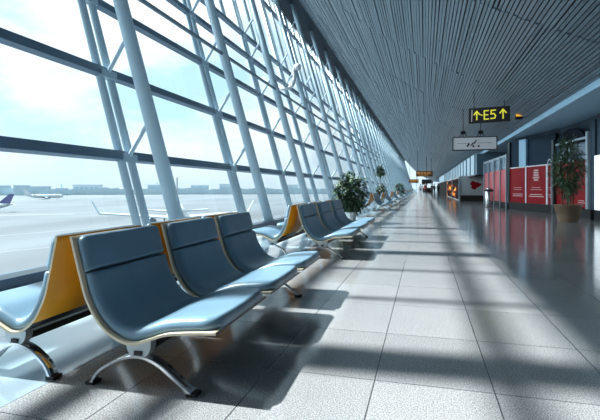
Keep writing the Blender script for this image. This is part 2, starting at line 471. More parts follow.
for k in range(-3, 38):
    o = c0 if k == -3 else copy_tree(c0)
    o.location = (0, YC + SP * k, 0)
    lab = ORD.get(k)
    if k < 0: tag(o, 'pale tilted column standing on the dark kerb behind the viewer', 'column', 'columns behind the viewer')
    elif lab: tag(o, lab, 'column', 'tilted columns along the glass wall')
    else: tag(o, 'slim pale tilted column in the distant close-packed row along the glass', 'column', 'distant tilted columns')
    o['kind'] = 'thing'

# bent white lamp arm on the fourth column
zc = 8.0
r = empty('lamp_arm', (CX(6.3), YC + SP * 3 - .135, 6.2))
tag(r, 'white bent lamp arm clamped to the fourth tilted column', 'lamp arm')
b = MB(); b.tube(catmull([(-.98, -.10, -.25), (-.6, -.10, -.30), (-.24, -.10, -.16), (-.12, -.10, .2), (-.14, -.10, .60), (-.05, -.10, .80)], 5), .085, 10)
b.build('arm', M['post_white'], r)
b = MB(); b.lathe([(0, -.16), (.12, -.14), (.15, 0), (.12, .14), (0, .16)], 14, c=(.08, -.18, .70)); b.build('lamp_head', M['post_white'], r)

# ------------------------------------------------------------------ benches
PROF = [(.042, .79), (.103, .573), (.145, .448), (.228, .328), (.325, .262), (.420, .243), (.512, .270), (.615, .305), (.75, .322), (.885, .332)]
def make_seat(sx, w):
    """shell with cream rim and orange back; sub-parts: headrest cushion, seat cushion"""
    P = catmull([(x * sx, z) for x, z in PROF], 5)
    b = MB(); b.ribbon(P, 0, w, 0.013 if sx > 0 else -0.013, 1, 1, 0)
    sh = b.build('seat', [M['orange'], M['cream'], M['darkmetal']])
    for p in sh.data.polygons:           # black underside carried up the lower back as painted shade, rest of back orange
        if p.material_index == 0 and p.center.x * sx > .25 * sx * sx: p.material_index = 2
    s = [0.0]
    for a, c in zip(P, P[1:]): s.append(s[-1] + math.hypot(c[0] - a[0], c[1] - a[1]))
    def at(d):
        for i in range(len(s) - 1):
            if s[i + 1] >= d or i == len(s) - 2:
                t = (d - s[i]) / (s[i + 1] - s[i])
                a = P[max(i - 1, 0)]; c = P[min(i + 2, len(P) - 1)]
                dr = Vector((c[0] - a[0], c[1] - a[1])).normalized() * (1 if sx > 0 else -1)
                return Vector((P[i][0] + (P[i + 1][0] - P[i][0]) * t, P[i][1] + (P[i + 1][1] - P[i][1]) * t)), Vector((-dr.y, dr.x))
    def pad(name, d0, d1, r0, r1, th):
        b = MB(); vs = []; fs = []
        NT, NC = 46, 16
        for i in range(NT + 1):
            d = d0 + (d1 - d0) * (0.5 - 0.5 * math.cos(PI * i / NT)) if True else 0
            p, n = at(d)
            def corner(x, r):
                if x >= r: return 0
                q = 1 - x / r; return r * (1 - math.sqrt(max(0, 1 - q * q)))
            ins = corner(d - d0, r0) + corner(d1 - d, r1)
            e0 = min(1, (d - d0) / .022); e1 = min(1, (d1 - d) / .022)
            k = math.sqrt(max(0.0, 1 - (1 - e0) ** 2)) * math.sqrt(max(0.0, 1 - (1 - e1) ** 2))
            h = th * (0.25 + 0.75 * k)
            y0, y1 = .025 + ins, w - .012 - ins
            g = .016; ring = [(y0, g), (y0 - .006, g + h * .35), (y0, g + h * .72), (y0 + .016, g + h * .94), (y0 + .05, g + h)]
            ring = ring + [(y0 + (y1 - y0) * f, g + h * (1 - .10 * math.sin(PI * f))) for f in (.25, .5, .75)] + [(y0 + y1 - y, z) for y, z in ring[::-1]]
            for y, z in ring: vs.append((p.x + n.x * z, y, p.y + n.y * z))
        m = len(ring)
        for i in range(NT):
            for k in range(m - 1): fs.append((i * m + k, i * m + k + 1, (i + 1) * m + k + 1, (i + 1) * m + k))
            fs.append((i * m + m - 1, i * m, (i + 1) * m, (i + 1) * m + m - 1))
        fs += [tuple(range(m)), tuple(range(NT * m, NT * m + m))]
        b.add(vs, fs, 0, True)
        return b.build(name, M['leather'], sh)
    L = s[-1]
    pad('headrest_cushion', 0.004, 0.205, .05, .008, .054)
    pad('seat_cushion', 0.209, L + .004, .008, .09, .060)
    return sh

LEGP = [(.141, .0), (.197, .072), (.32, .142), (.439, .166), (.545, .136), (.64, .072), (.735, .0)]
def make_bench(n, sx, seat, pitch=.89, w=.77):
    r = empty('airport_bench')
    for i in range(n):
        s = seat if i == 0 else copy_tree(seat)
        s.parent = r; s.location = (0, i * pitch, 0)
    ln = (n - 1) * pitch + w
    b = MB(); b.box(sx * .43 - .035, sx * .43 + .035, .10, ln - .12, .186, .226); bevel(b.build('beam', M['darkmetal'], r), .006)
    P = catmull([(x * sx, z + .016) for x, z in LEGP], 6)
    if sx < 0: P = P[::-1]
    for y in (.03, ln - .38):
        b = MB(); b.ribbon(P, y, y + .062, -.014); lg = b.build('leg', M['chrome'], r)
        for x in (P[0][0], P[-1][0]):
            b = MB(); b.box(x - .028, x + .028, y - .002, y + .064, 0, .018); bevel(b.build('foot', M['rubber'], lg), .004)
        c = sx * .435
        b = MB(); b.prism([(c + .072 * math.cos(t), y + .004, .238 + .072 * math.sin(t)) for t in [PI + PI * k / 12 for k in range(13)]] + [(c + .072, y + .004, .268), (c - .072, y + .004, .268)], (0, .05, 0))
        bk = b.build('bracket', M['bracket'], lg)
        b = MB(); b.box(c - .022, c + .022, y - .004, y + .006, .186, .206); b.build('bolt', M['rubber'], bk)
    return r
seatF = make_seat(1.0, .77)
seatR = make_seat(-.80, .77)
seatF4 = make_seat(1.0, 1.0); seatR4 = make_seat(-.80, 1.0)
XC = -1.86
RB = math.radians(1.2)
b3 = make_bench(3, 1.0, seatF); b3.name = 'airport_bench'
r3 = make_bench(3, -.80, seatR)
b4 = make_bench(3, 1.0, seatF4, 1.28, 1.0); r4 = make_bench(3, -.80, seatR4, 1.28, 1.0)
def put(o, x, y, rz, label, group=None):
    o.location = (x, y, 0); o.rotation_euler = (0, 0, rz); tag(o, label, 'bench', group)
put(b3, XC, 1.98, RB, 'large blue padded hall-facing bench of three seats, the first along the glass')
put(r3, XC, 1.98, RB, 'blue padded bench facing the window, back to back with the large first bench')
put(b4, XC - .03, 6.5, RB * .5, 'second hall-facing blue bench along the glass, just before the bushy shrub')
put(r4, XC - .03, 6.5, RB * .5, 'window-facing bench with orange backs, directly behind the second hall-facing bench')
far = [(-2.30, 20.6, 'third hall-facing bench along the glass, beyond the bushy shrub', 'window-facing bench behind the third hall-facing bench, orange back showing'),
       (-2.34, 27.2, 'fourth hall-facing bench along the glass, in front of the thin tall plant', 'window-facing bench behind the fourth hall-facing bench')]
for x, y, l1, l2 in far:
    put(copy_tree(b3), x, y, RB, l1); put(copy_tree(r3), x, y, RB, l2)
for y in (34, 42, 52, 62, 74, 88, 104):
    put(copy_tree(b3), -2.3, y, 0, 'tiny distant pale bench facing the hall, far along the glass', 'distant hall-facing benches')
    put(copy_tree(r3), -2.3, y, 0, 'tiny distant bench facing the window, far along the glass', 'distant window-facing benches')

# ------------------------------------------------------------------ plants
def leaf(b, p, d, ln, w, mi, up=Vector((0, 0, 1))):
    d = d.normalized(); s = d.cross(up)
    if s.length < .05: s = Vector((1, 0, 0))
    s.normalize(); n = s.cross(d)
    pts = [p, p + d * ln * .35 + s * w - n * ln * .03, p + d * ln * .35 - n * (-.02) * ln, p + d * ln * .35 - s * w - n * ln * .03, p + d * ln - n * ln * .18]
    b.add(pts, [(0, 1, 2), (0, 2, 3), (1, 4, 2), (2, 4, 3)], mi)
def rdir():
    while True:
        v = Vector((random.uniform(-1, 1), random.uniform(-1, 1), random.uniform(-1, 1)))
        if .1 < v.length < 1: return v.normalized()
def shrub(name, loc, label, pot, h0, h1, rad, n, lw, stems=5, potmat='pot_white', lean=.6, narrow=False):
    r = empty(name, loc); tag(r, label, 'plant')
    rb, rt, hp = pot
    b = MB(); b.lathe([(0, 0), (rb, 0), (rb * 1.02, .02), (rt, hp - .03), (rt * 1.04, hp - .02), (rt * 1.04, hp), (rt * .92, hp), (rt * .9, hp - .05)], 28)
    b.build('pot', M[potmat], r)
    b = MB(); b.lathe([(rt * .91, hp - .045), (rt * .5, hp - .03), (0, hp - .03)], 20); b.build('soil', M['soil'], r)
    b = MB(); tips = []
    for k in range(stems):
        a = 2 * PI * k / stems + random.uniform(-.3, .3)
        q = rad * random.uniform(.2, .55)
        top = Vector((math.cos(a) * q, math.sin(a) * q, h0 + (h1 - h0) * random.uniform(.55, .9)))
        base = Vector((math.cos(a) * rt * .35, math.sin(a) * rt * .35, hp - .05))
        mid = base.lerp(top, .5) + Vector((random.uniform(-.04, .04), random.uniform(-.04, .04), 0))
        b.tube(catmull([base, mid, top], 4), [.018 - .0011 * j for j in range(9)], 6); tips += [mid, top]
    b.build('stem', M['bark'], r)
    b = MB(); cz = (h0 + h1) / 2; hz = (h1 - h0) / 2
    for k in range(n):
        d = rdir(); q = random.uniform(.35, 1.0) ** .5
        lump = 1 + .22 * math.sin(5 * math.atan2(d.y, d.x) + 3 * d.z) + .1 * math.sin(9 * d.z + 2 * d.x)
        taper = 1.0 - (.30 * abs(d.z) if narrow else 0)
        p = Vector((d.x * rad * q * lump * taper, d.y * rad * q * lump * taper, cz + d.z * hz * q * min(1.08, lump)))
        dd = Vector((d.x, d.y, d.z * .4 - .25)) + rdir() * lean
        leaf(b, p, dd, random.uniform(.7, 1.25) * lw, random.uniform(.14, .24) * lw if not narrow else .11 * lw, random.choices((0, 1, 2), (5, 4, 1))[0])
    b.build('foliage', [M['leaf_dark'], M['leaf_mid'], M['leaf_light']], r)
    return r
shrub('potted_shrub', (-2.12, 13.4, 0), 'bushy dark green shrub in a white pot beyond the second hall-facing bench', (.13, .18, .34), .28, 1.48, .45, 1600, .18)
shrub('potted_shrub', (-2.85, 31.5, 0), 'small round shrub below the thin tall plant, behind the fourth bench', (.16, .2, .36), .40, 1.25, .32, 520, .2)
shrub('potted_shrub', (-2.35, 46.0, 0), 'tiny distant round shrub along the glass', (.18, .22, .4), .4, 1.5, .45, 420, .26)
# thin tall plant with a leafy topknot
r = empty('tall_plant', (-2.80, 30.3, 0)); tag(r, 'thin tall plant with a bare stem and leafy top, along the glass', 'plant')
b = MB(); b.lathe([(0, 0), (.15, 0), (.2, .36), (.2, .38), (.17, .38), (.16, .33), (0, .33)], 20); b.build('pot', M['pot_white'], r)
b = MB(); b.tube([(0, 0, .33), (.03, 0, 1.2), (0, .02, 2.15)], [.025, .02, .012], 8); b.build('stem', M['bark'], r)
b = MB()
for k in range(220):
    d = rdir(); d.z = d.z * .8 + .2; p = Vector((0, 0, 2.1)) + Vector((d.x, d.y, d.z)) * random.uniform(.02, .3)
    leaf(b, p, d + Vector((0, 0, -.15)), .26, .06, random.choice((0, 0, 1)))
b.build('foliage', [M['leaf_dark'], M['leaf_mid']], r)
shrub('potted_ficus', (4.29, 15.6, 0), 'tall ficus tree in a brown tapered pot before the arched shopfront', (.27, .385, .54), .70, 2.62, .43, 1900, .19, 4, 'pot_brown', .7, True)

# ------------------------------------------------------------------ signs
def strokes(b, pts, w, mi, y):
    for (x0, z0), (x1, z1) in pts:
        d = Vector((x1 - x0, z1 - z0)); n = Vector((-d.y, d.x)).normalized() * w / 2; d = d.normalized() * w * .35
        q = [(x0 - d.x + n.x, y, z0 - d.y + n.y), (x1 + d.x + n.x, y, z1 + d.y + n.y), (x1 + d.x - n.x, y, z1 + d.y - n.y), (x0 - d.x - n.x, y, z0 - d.y - n.y)]
        b.prism(q, (0, -.006, 0), mi)
def up_arrow(b, x, h, w, y):
    strokes(b, [((x, -h), (x, h * .85)), ((x - h * .62, h * .22), (x, h)), ((x + h * .62, h * .22), (x, h))], w, 0, y)
def ceil_z(x):
    for p, q in zip(sect, sect[1:]):
        if p[0] <= x <= q[0]: return p[1] + (q[1] - p[1]) * (x - p[0]) / (q[0] - p[0])
    return 3.5

r = empty('gate_sign', (2.228, 17.21, 3.646), math.radians(-12)); tag(r, 'black hanging gate sign with yellow arrows and gate number', 'sign')
b = MB(); b.box(-.68, .68, -.06, .06, -.27, .27); bevel(b.build('housing', M['sign_black'], r), .01)
b = MB(); yf = -.061
up_arrow(b, -.40, .15, .045, yf); up_arrow(b, .46, .16, .045, yf)
strokes(b, [((-.27, .02), (-.215, .0))], .03, 0, yf)
strokes(b, [((-.15, -.15), (-.15, .15)), ((-.15, .15), (-.01, .15)), ((-.15, 0), (-.03, 0)), ((-.15, -.15), (-.01, -.15))], .042, 0, yf)
strokes(b, [((.22, .15), (.08, .15)), ((.08, .15), (.07, .02)), ((.07, .02), (.17, .03)), ((.17, .03), (.22, -.05)), ((.22, -.05), (.19, -.13)), ((.19, -.13), (.06, -.14))], .042, 0, yf)
b.build('lettering', M['sign_yellow'], r)
b = MB(); strokes(b, [((-.575, -.2), (-.56, .2))], .035, 0, yf); b.build('stripe', M['sign_grey'], r)
for x in (-.5, .5):
    wx = 2.228 + x * .97; b = MB(); b.tube([(x, 0, .27), (x, 0, ceil_z(wx) - 3.646 + .03)], .012, 8); b.build('rod', M['darkmetal'], r)

r = empty('information_sign', (2.164, 21.342, 3.028), math.radians(-1)); tag(r, 'pale hanging sign with thin dark frame, below the black gate sign', 'sign')
b = MB(); b.box(-.89, .89, -.04, .05, -.27, .27); b.build('face', M['sign_pale'], r)
b = MB()
for q in ((-.93, .93, -.06, .06, .265, .305), (-.93, .93, -.06, .06, -.305, -.265), (-.93, -.89, -.06, .06, -.27, .27), (.89, .93, -.06, .06, -.27, .27)): b.box(*q)
b.build('frame', M['frame_dark'], r)
b = MB(); y = -.043
b.box(-.72, -.2, y - .004, y, .005, .018); b.box(.12, .70, y - .004, y, .008, .022)
strokes(b, [((-.02, .02), (.07, .13)), ((-.08, .0), (.02, .03)), ((-.08, -.02), (-.15, -.08))], .05, 0, y)
for x, z in ((-.29, -.10), (-.05, -.12), (.17, -.12), (-.25, -.03)):
    b.prism([(x + .045 * math.cos(t), y, z + .045 * math.sin(t)) for t in [2 * PI * k / 12 for k in range(12)]], (0, -.005, 0))
b.build('symbol', M['sign_black'], r)
for x in (-.48, .25):
    wx = 2.164 + x
    b = MB(); b.tube([(x, 0, .305), (x, 0, ceil_z(wx) - 3.028 + .03)], .014, 8)
    b.tube([(x - .14, 0, .31), (x, 0, .55), (x + .16, 0, .33)], .018, 6); b.box(x - .1, x + .1, -.06, .06, .42, .56)
    b.build('hanger', M['darkmetal'], r)

def wall_light():
    r = empty('ceiling_lamp', (3.44, 18.58, 3.77)); tag(r, 'small lamp with orange face fixed under the slatted ceiling', 'lamp')
    b = MB(); b.box(-.13, .13, -.1, .1, -.14, .10); bevel(b.build('housing', M['darkmetal'], r), .02)
    b = MB(); b.box(-.11, .11, -.112, -.1, -.03, .09); b.build('lens', M['lamp_orange'], r)
    b = MB(); b.tube([(0, 0, .1), (0, 0, ceil_z(3.44) - 3.77 + .03)], .025, 8); b.build('stem', M['darkmetal'], r)
wall_light()
r = empty('ceiling_camera', (3.66, 18.6, 3.92)); tag(r, 'small dark camera dome under the ceiling beside the orange-faced lamp', 'camera')
b = MB(); b.lathe([(0, -.14), (.05, -.12), (.075, -.06), (.08, 0), (.05, .05), (0, .05)], 16); b.build('dome', M['frame_dark'], r)
b = MB(); b.tube([(0, 0, .05), (0, 0, ceil_z(3.66) - 3.92 + .04)], .02, 8); b.build('stem', M['darkmetal'], r)

def far_sign(x, y, z, w, h, label):
    r = empty('hanging_sign', (x, y, z)); tag(r, label, 'sign')
    b = MB(); b.box(-w / 2, w / 2, -.08, .08, -h / 2, h / 2); b.build('housing', M['sign_brown'], r)
    b = MB(); xx = -w * .44
    while xx < w * .4:
        q = random.uniform(.08, .22) * w; b.box(xx, min(xx + q, w * .45), -.09, -.08, -h * .05, h * .32); xx += q + .05 * w
    b.box(-w * .35, w * .2, -.09, -.08, -h * .32, -h * .18)
    b.build('lettering', M['sign_amber'], r)
    for sx in (-.4, .4):
        b = MB(); b.tube([(sx * w, 0, h / 2), (sx * w, 0, ceil_z(x + sx * w) - z + .03)], .03, 6); b.build('rod', M['darkmetal'], r)
far_sign(0.05, 62.2, 2.95, 2.15, .72, 'distant brown hanging sign with amber lettering, the higher and larger one')
far_sign(-2.1, 98, 2.5, 2.0, .75, 'distant brown hanging sign with amber lettering, the lower and smaller one')
r = empty('hanging_screen', (.35, 64.2, 1.95)); tag(r, 'small dark screen hanging below the larger distant brown sign', 'screen')
b = MB(); b.box(-.65, .65, -.06, .06, -.28, .28); bevel(b.build('panel', M['frame_dark'], r), .02)
b = MB(); b.tube([(0, 0, .28), (0, 0, ceil_z(.35) - 1.95 + .03)], .03, 6); b.build('rod', M['darkmetal'], r)

# ------------------------------------------------------------------ shopfronts
class Line:
    """vertical plane between two floor points; x along, y = out towards the hall (negative), z up"""
    def __init__(s, P0, P1): s.P0 = Vector(P0); s.d = Vector(P1) - s.P0; s.L = s.d.length; s.a = math.atan2(s.d.y, s.d.x)
    def root(s, name, label, cat): o = empty(name, (s.P0.x, s.P0.y, 0), s.a); tag(o, label, cat); return o
def text_lines(b, x0, x1, z, n, h, gap, y, align=.5):
    for k in range(n):
        w = (x1 - x0) * random.uniform(.55, 1); c = (x0 + x1) / 2
        b.box(c - w / 2, c + w / 2, y - .003, y, z - h, z); z -= h + gap

# side screen of glazed red posters, runs along the hall
A = Line((3.86, 31.7), (4.05, 24.5))
r = A.root('poster_screen', 'long screen of glazed red posters beside the steel bin', 'screen')
L = A.L
b = MB(); b.box(0, L, -.06, .06, 0, .32); b.build('base', M['skirting'], r)
b = MB(); b.box(0, L, -.06, .06, 2.62, 2.74); b.build('top_rail', M['frame_grey'], r)
xs = [0.04, L * .25, L * .5, L * .76, L - .06]
for x in xs:
    b = MB(); b.box(x - .06, x + .06, -.09, .09, 0, 2.78); b.build('post', M['frame_grey'], r)
for x0, x1 in zip(xs, xs[1:]):
    b = MB(); b.box(x0 + .06, x1 - .06, -.025, .025, .32, 2.02); b.build('poster', M['red_pale'], r)
    b = MB(); b.box(x0 + .06, x1 - .06, -.02, .02, 2.02, 2.62); b.build('top_light', M['glass_blue'], r)

# diagonal shopfront of red posters
B = Line((4.05, 24.45), (5.10, 20.26)); L = B.L
r = B.root('red_shopfront', 'shopfront with deep red posters between white posts, behind the ficus tree', 'shopfront')
b = MB(); b.box(.02, L - .15, -.02, .12, 0, .36); b.build('base', M['skirting'], r)
xs = [0.1, .425 * L, .85 * L, .97 * L]
for x in xs[1:3]:
    b = MB(); b.box(x - .05, x + .05, -.0, .10, .36, 2.02); b.build('post', M['post_white'], r)
b = MB(); b.box(0.0, .2, -.02, .14, 0, 3.3); b.build('corner_post', M['frame_dark'], r)
b = MB(); b.box(.2, xs[3], .0, .08, 2.0, 2.05); b.build('rail', M['post_white'], r)
k = 0
for x0, x1 in ((.2, xs[1] - .05), (xs[1] + .05, xs[2] - .05), (xs[2] + .05, xs[3])):
    b = MB(); b.box(x0, x1, .02, .06, .36, 2.0); p = b.build('poster', M['red'], r)
    b = MB(); c = (x0 + x1) / 2; w = x1 - x0
    if k == 1: text_lines(b, c - w * .2, c + w * .2, 1.86, 5, .07, .035, .02)
    text_lines(b, c - w * .33, c + w * .33, 1.08, 2, .02, .07, .02); text_lines(b, c - w * .38, c + w * .38, .78, 2, .035, .05, .02)
    b.build('print', M['print_white'], p); k += 1
b = MB(); b.box(.2, L - .08, .06, .10, 2.05, 3.3); b.build('transom_light', M['glass_dark'], r)
b = MB(); b.box(.42 * L - .55, .42 * L + .12, -.04, .05, 2.05, 3.3); b.build('pier', M['bulkhead'], r)
# rounded glass return beside the portal
b = MB(); w = .16; c = .915 * L
pts = [(c - w, -.03, .36), (c + w, -.03, .36), (c + w, -.03, 2.1)] + [(c + w * math.cos(t), -.03, 2.1 + w * math.sin(t)) for t in [PI * k / 12 for k in range(1, 12)]] + [(c - w, -.03, 2.1)]
inner = [(c + (p[0] - c) * .68, p[1], p[2] - .06 if p[2] > 1 else p[2]) for p in pts]
n = len(pts)
b.add(pts + inner, [(i, (i + 1) % n, n + (i + 1) % n, n + i) for i in range(n) if i != 0]); b.build('arch_frame', M['frame_grey'], r)

# arched portal with red and blue poster
Cc = Line((5.10, 20.26), (5.40, 16.34)); L = Cc.L
r = Cc.root('arched_shopfront', 'dark arched shopfront with blue over red panel, right behind the ficus tree', 'shopfront')
r['label'] = 'dark arched shopfront with blue over red panel, directly behind the ficus tree'
b = MB(); b.box(.02, .24, -.14, .10, 0, 2.98); b.build('portal_post', M['frame_dark'], r)
b = MB(); c, w = .38 * L, 1.42
arc = [(c + w * math.cos(t), -.02, 2.62 + .62 * math.sin(t)) for t in [PI * k / 20 for k in range(21)]]
b.prism(arc, (0, .1, 0)); b.build('arch', M['arch_dark'], r)
b = MB(); b.box(.24, .79 * L, -.02, .03, 2.0, 2.72); b.build('blue_panel', M['glass_blue'], r)
b = MB(); b.box(.24, .79 * L, -.02, .03, .36, 2.0); p = b.build('poster', M['red'], r)
b = MB(); text_lines(b, .55 * L, .76 * L, .62, 2, .03, .04, -.021); b.build('print', M['print_white'], p)
b = MB(); b.box(.24, .83 * L, -.06, .0, 2.72, 2.80); b.build('rail', M['frame_grey'], r)
b = MB(); b.box(.79 * L, .83 * L, -.10, .06, 0.2, 2.95); b.build('post', M['frame_grey'], r)
b = MB(); b.box(.83 * L, .905 * L, .0, .06, .3, 3.3); b.build('side_panel', M['wall_dark'], r)
b = MB(); b.box(.1, .905 * L, -.13, .06, 0, .34); b.build('base', M['skirting'], r)

Dd = Line((5.375, 16.66), (5.85, 10.0)); L = Dd.L
r = Dd.root('lightbox_panel', 'glowing white panel at the edge of the view, past the arched shopfront', 'panel')
r['label'] = 'tall white lit panel past the arched shopfront, beside the ficus tree'
b = MB(); b.box(.0, 1.7, -.03, .03, .34, 2.1); b.build('light_face', M['lightbox'], r)
b = MB(); b.box(0.0, 1.75, -.05, .03, 0, .32); b.build('base', M['skirting'], r)
b = MB(); b.box(0, L, .05, .2, 0, 3.45); b.v = [(Dd.P0.x + x * math.cos(Dd.a) - y * math.sin(Dd.a), Dd.P0.y + x * math.sin(Dd.a) + y * math.cos(Dd.a), z) for x, y, z in b.v]
tag(b.build('wall_right_near', M['wall_dark']), kind='structure')
b = MB(); b.add([(5.85, 10, 0), (5.85, Y0, 0), (5.85, Y0, 3.45), (5.85, 10, 3.45)], [(0, 1, 2, 3)])
b.prism([(5.85, 10, 0), (6.0, 10, 0), (6.0, 10, 3.45), (5.85, 10, 3.45)], (0, Y0 - 10, 0))
tag(b.build('wall_right_rear', M['wall_dark']), kind='structure')
b = MB()
for (p, q) in (((4.25, 24.6), (5.35, 20.3)), ((5.35, 20.3), (5.62, 16.3))):
    p, q = Vector(p), Vector(q); n = Vector((q.y - p.y, -(q.x - p.x))).normalized() * -.12
    if n.x < 0: n = -n
    b.prism([(p.x, p.y, 0), (q.x, q.y, 0), (q.x, q.y, 3.45), (p.x, p.y, 3.45)], (n.x, n.y, 0))
tag(b.build('wall_right_shops', M['wall_dark']), kind='structure')

# far shop block with overhanging fascia
r = empty('far_shop', (2.8, 38.5, 0)); tag(r, 'far shop with pale blue panelled canopy and flame poster', 'shop')
b = MB(); b.box(0, 1.95, 0, 60, 0, 2.02); b.build('wall', M['panel_grey'], r)
b = MB(); b.box(-.03, 1.98, -.06, 0, 0, .46); b.build('base', M['brown_base'], r)
b = MB()
for k in range(28):
    t = 2 * PI * k / 28; q = .34 * (1 + .22 * math.sin(3 * t + 1) + .1 * math.sin(7 * t))
    b.v.append((1.15 + q * 1.1 * math.cos(t), -.012, 1.28 + q * .9 * math.sin(t)))
b.f = [list(range(28))]; b.mi = [0]; b.sm = [False]
b.build('red_print', M['red'], r)
b = MB(); b.box(-.05, 0, 0.05, 20, .12, 1.85); b.build('flame_poster', M['flame'], r)
b = MB(); b.box(-.07, 0, 20, 60, 0, 1.95); b.build('dark_front', M['brown_base'], r)
for y in (0.0, 9.0, 20.0):
    b = MB(); b.box(-.10, .02, y - .08, y + .08, 0, 1.95); b.build('post', M['frame_grey'], r)
b = MB(); b.box(.62, 6.0, -5.4, 70, 1.98, 3.42); cn = b.build('canopy', M['fascia'], r)
for k in range(16):
    y = -5.3 + 3.2 * k; b = MB(); b.box(.56, .63, y, y + .22, 2.0, 3.40); b.build('rib', M['fascia_dark'], cn)
b = MB(); b.box(.7, 6.0, -5.46, -5.4, 2.0, 3.40); b.build('end_panel', M['fascia_dark'], cn)
b = MB(); b.box(.6, 6.0, -5.42, 0, 1.90, 1.985); b.build('underside', M['frame_dark'], cn)  # near-black sheet that paints the shade under the canopy

# far kiosks between the signs and the shop
for i, (x, y, w, h, lab) in enumerate(((1.2, 108, 1.4, 2.3, 'distant dark kiosk past the far shop, the taller one'), (.2, 128, 1.2, 2.0, 'distant dark kiosk past the far shop, the shorter one'))):
    r = empty('kiosk', (x, y, 0)); tag(r, lab, 'kiosk')
    b = MB(); b.box(-w / 2, w / 2, -w / 2, w / 2, 0, 1.1); bevel(b.build('counter', M['brown_base'], r), .05)
    b = MB()
    for sx in (-1, 1):
        for sy in (-1, 1): b.box(sx * w * .45 - .06, sx * w * .45 + .06, sy * w * .45 - .06, sy * w * .45 + .06, 1.1, h)
    b.build('post', M['frame_dark'], r)
    b = MB(); b.box(-w * .6, w * .6, -w * .6, w * .6, h, h + .35); b.build('roof', M['sign_brown'], r)

# steel bin
r = empty('litter_bin', (3.46, 26.75, 0)); tag(r, 'round brushed steel litter bin standing before the red poster screen', 'bin')
b = MB(); b.lathe([(0, 0), (.20, 0), (.20, .02), (.215, .04), (.215, .86), (.20, .87)], 28); b.build('body', M['bin_steel'], r)
b = MB(); b.lathe([(.20, .87), (.235, .88), (.235, .96), (.21, .97), (.17, .93), (0, .92)], 28); b.build('rim', M['frame_dark'], r)
b = MB(); b.lathe([(.12, .925), (.16, 1.02), (.13, 1.06), (0, 1.07)], 20); b.build('lid', M['bin_steel'], r)

# ------------------------------------------------------------------ people, far down the hall
def person(loc, rz, label, top, legs, hair=M['hair'], step=.16, k=1.0):
    r = empty('person', loc, rz); tag(r, label, 'person')
    V = [(0, 0, .93), (0, 0, 1.12), (0, 0, 1.36), (0, 0, 1.47), (0, -.01, 1.55),
         (-.18, 0, 1.38), (-.23, .02, 1.10), (-.22, -.10, .86), (-.22, -.13, .78),
         (.18, 0, 1.38), (.23, -.02, 1.10), (.22, .06, .86), (.22, .07, .78),
         (-.09, 0, .88), (-.10, -step * .5, .50), (-.10, -step * .7, .08), (-.10, -step * .7 - .16, .035),
         (.09, 0, .88), (.10, step * .25, .50), (.10, step, .09), (.10, step - .15, .035)]
    E = [(0, 1), (1, 2), (2, 3), (3, 4), (2, 5), (5, 6), (6, 7), (7, 8), (2, 9), (9, 10), (10, 11), (11, 12),
         (0, 13), (13, 14), (14, 15), (15, 16), (0, 17), (17, 18), (18, 19), (19, 20)]
    R = [.15, .14, .16, .06, .065, .065, .05, .04, .04, .065, .05, .04, .04, .10, .07, .05, .04, .10, .07, .05, .04]
    me = bpy.data.meshes.new('body'); me.from_pydata([tuple(c * k for c in v) for v in V], E, [])
    o = bpy.data.objects.new('body', me); col.objects.link(o)
    sk = o.modifiers.new('skin', 'SKIN'); sb = o.modifiers.new('smooth', 'SUBSURF'); sb.levels = sb.render_levels = 1
    for i, d in enumerate(me.skin_vertices[0].data):
        d.radius = (R[i] * k, R[i] * k * (.75 if i in (0, 1, 2) else 1)); d.use_root = (i == 0)
    dg = bpy.context.evaluated_depsgraph_get(); nm = bpy.data.meshes.new_from_object(o.evaluated_get(dg))
    bpy.data.objects.remove(o)
    for m in (M['skin'], top, legs, M['cloth_dark']): nm.materials.append(m)
    for p in nm.polygons:
        z = p.center.z / k; x = abs(p.center.x) / k
        p.material_index = 3 if z < .09 else (0 if z > 1.46 or (x > .16 and z < .86) else (1 if z > .93 or x > .17 else 2)); p.use_smooth = True
    o = bpy.data.objects.new('body', nm); col.objects.link(o); o.parent = r
    b = MB(); b.lathe([(0, -.13), (.05, -.125), (.075, -.06), (.085, .02), (.075, .09), (.04, .13), (0, .14)], 14, c=(0, -.01, 1.63)); b.box(-.012, .012, -.11, -.08, 1.60, 1.64)
    h = b.build('head', M['skin'], r)
    b = MB(); b.lathe([(.088, 0), (.092, .05), (.08, .11), (.045, .145), (0, .155)], 14, c=(0, .012, 1.63)); b.lathe([(.06, -.1), (.085, 0), (.08, .08)], 14, c=(0, .035, 1.63)); b.build('hair', hair, r)
P = [((.2, 70, 0), .2, 'tiny distant person in red top walking below the hanging signs', M['cloth_red'], M['cloth_dark']),
     ((1.35, 82, 0), 3.0, 'tiny distant person in dark clothes, standing clear of the dark kiosks', M['cloth_dark'], M['cloth_dark']),
     ((1.9, 90, 0), .4, 'tiny distant person in dark coat beside the far shop front', M['cloth_dark'], M['cloth_dark']),
     ((2.2, 76, 0), 3.3, 'tiny distant person in black at the corner of the far shop front', M['cloth_dark'], M['cloth_dark']),
     ((-.6, 92, 0), 3.1, 'tiny distant person in pale top walking below the smaller hanging sign', M['cloth_pale'], M['cloth_dark']),
     ((-1.2, 115, 0), 0, 'tiny distant person in pale top near the bright end of the hall', M['cloth_pale'], M['cloth_pale'])]
for a in P: person(*a)

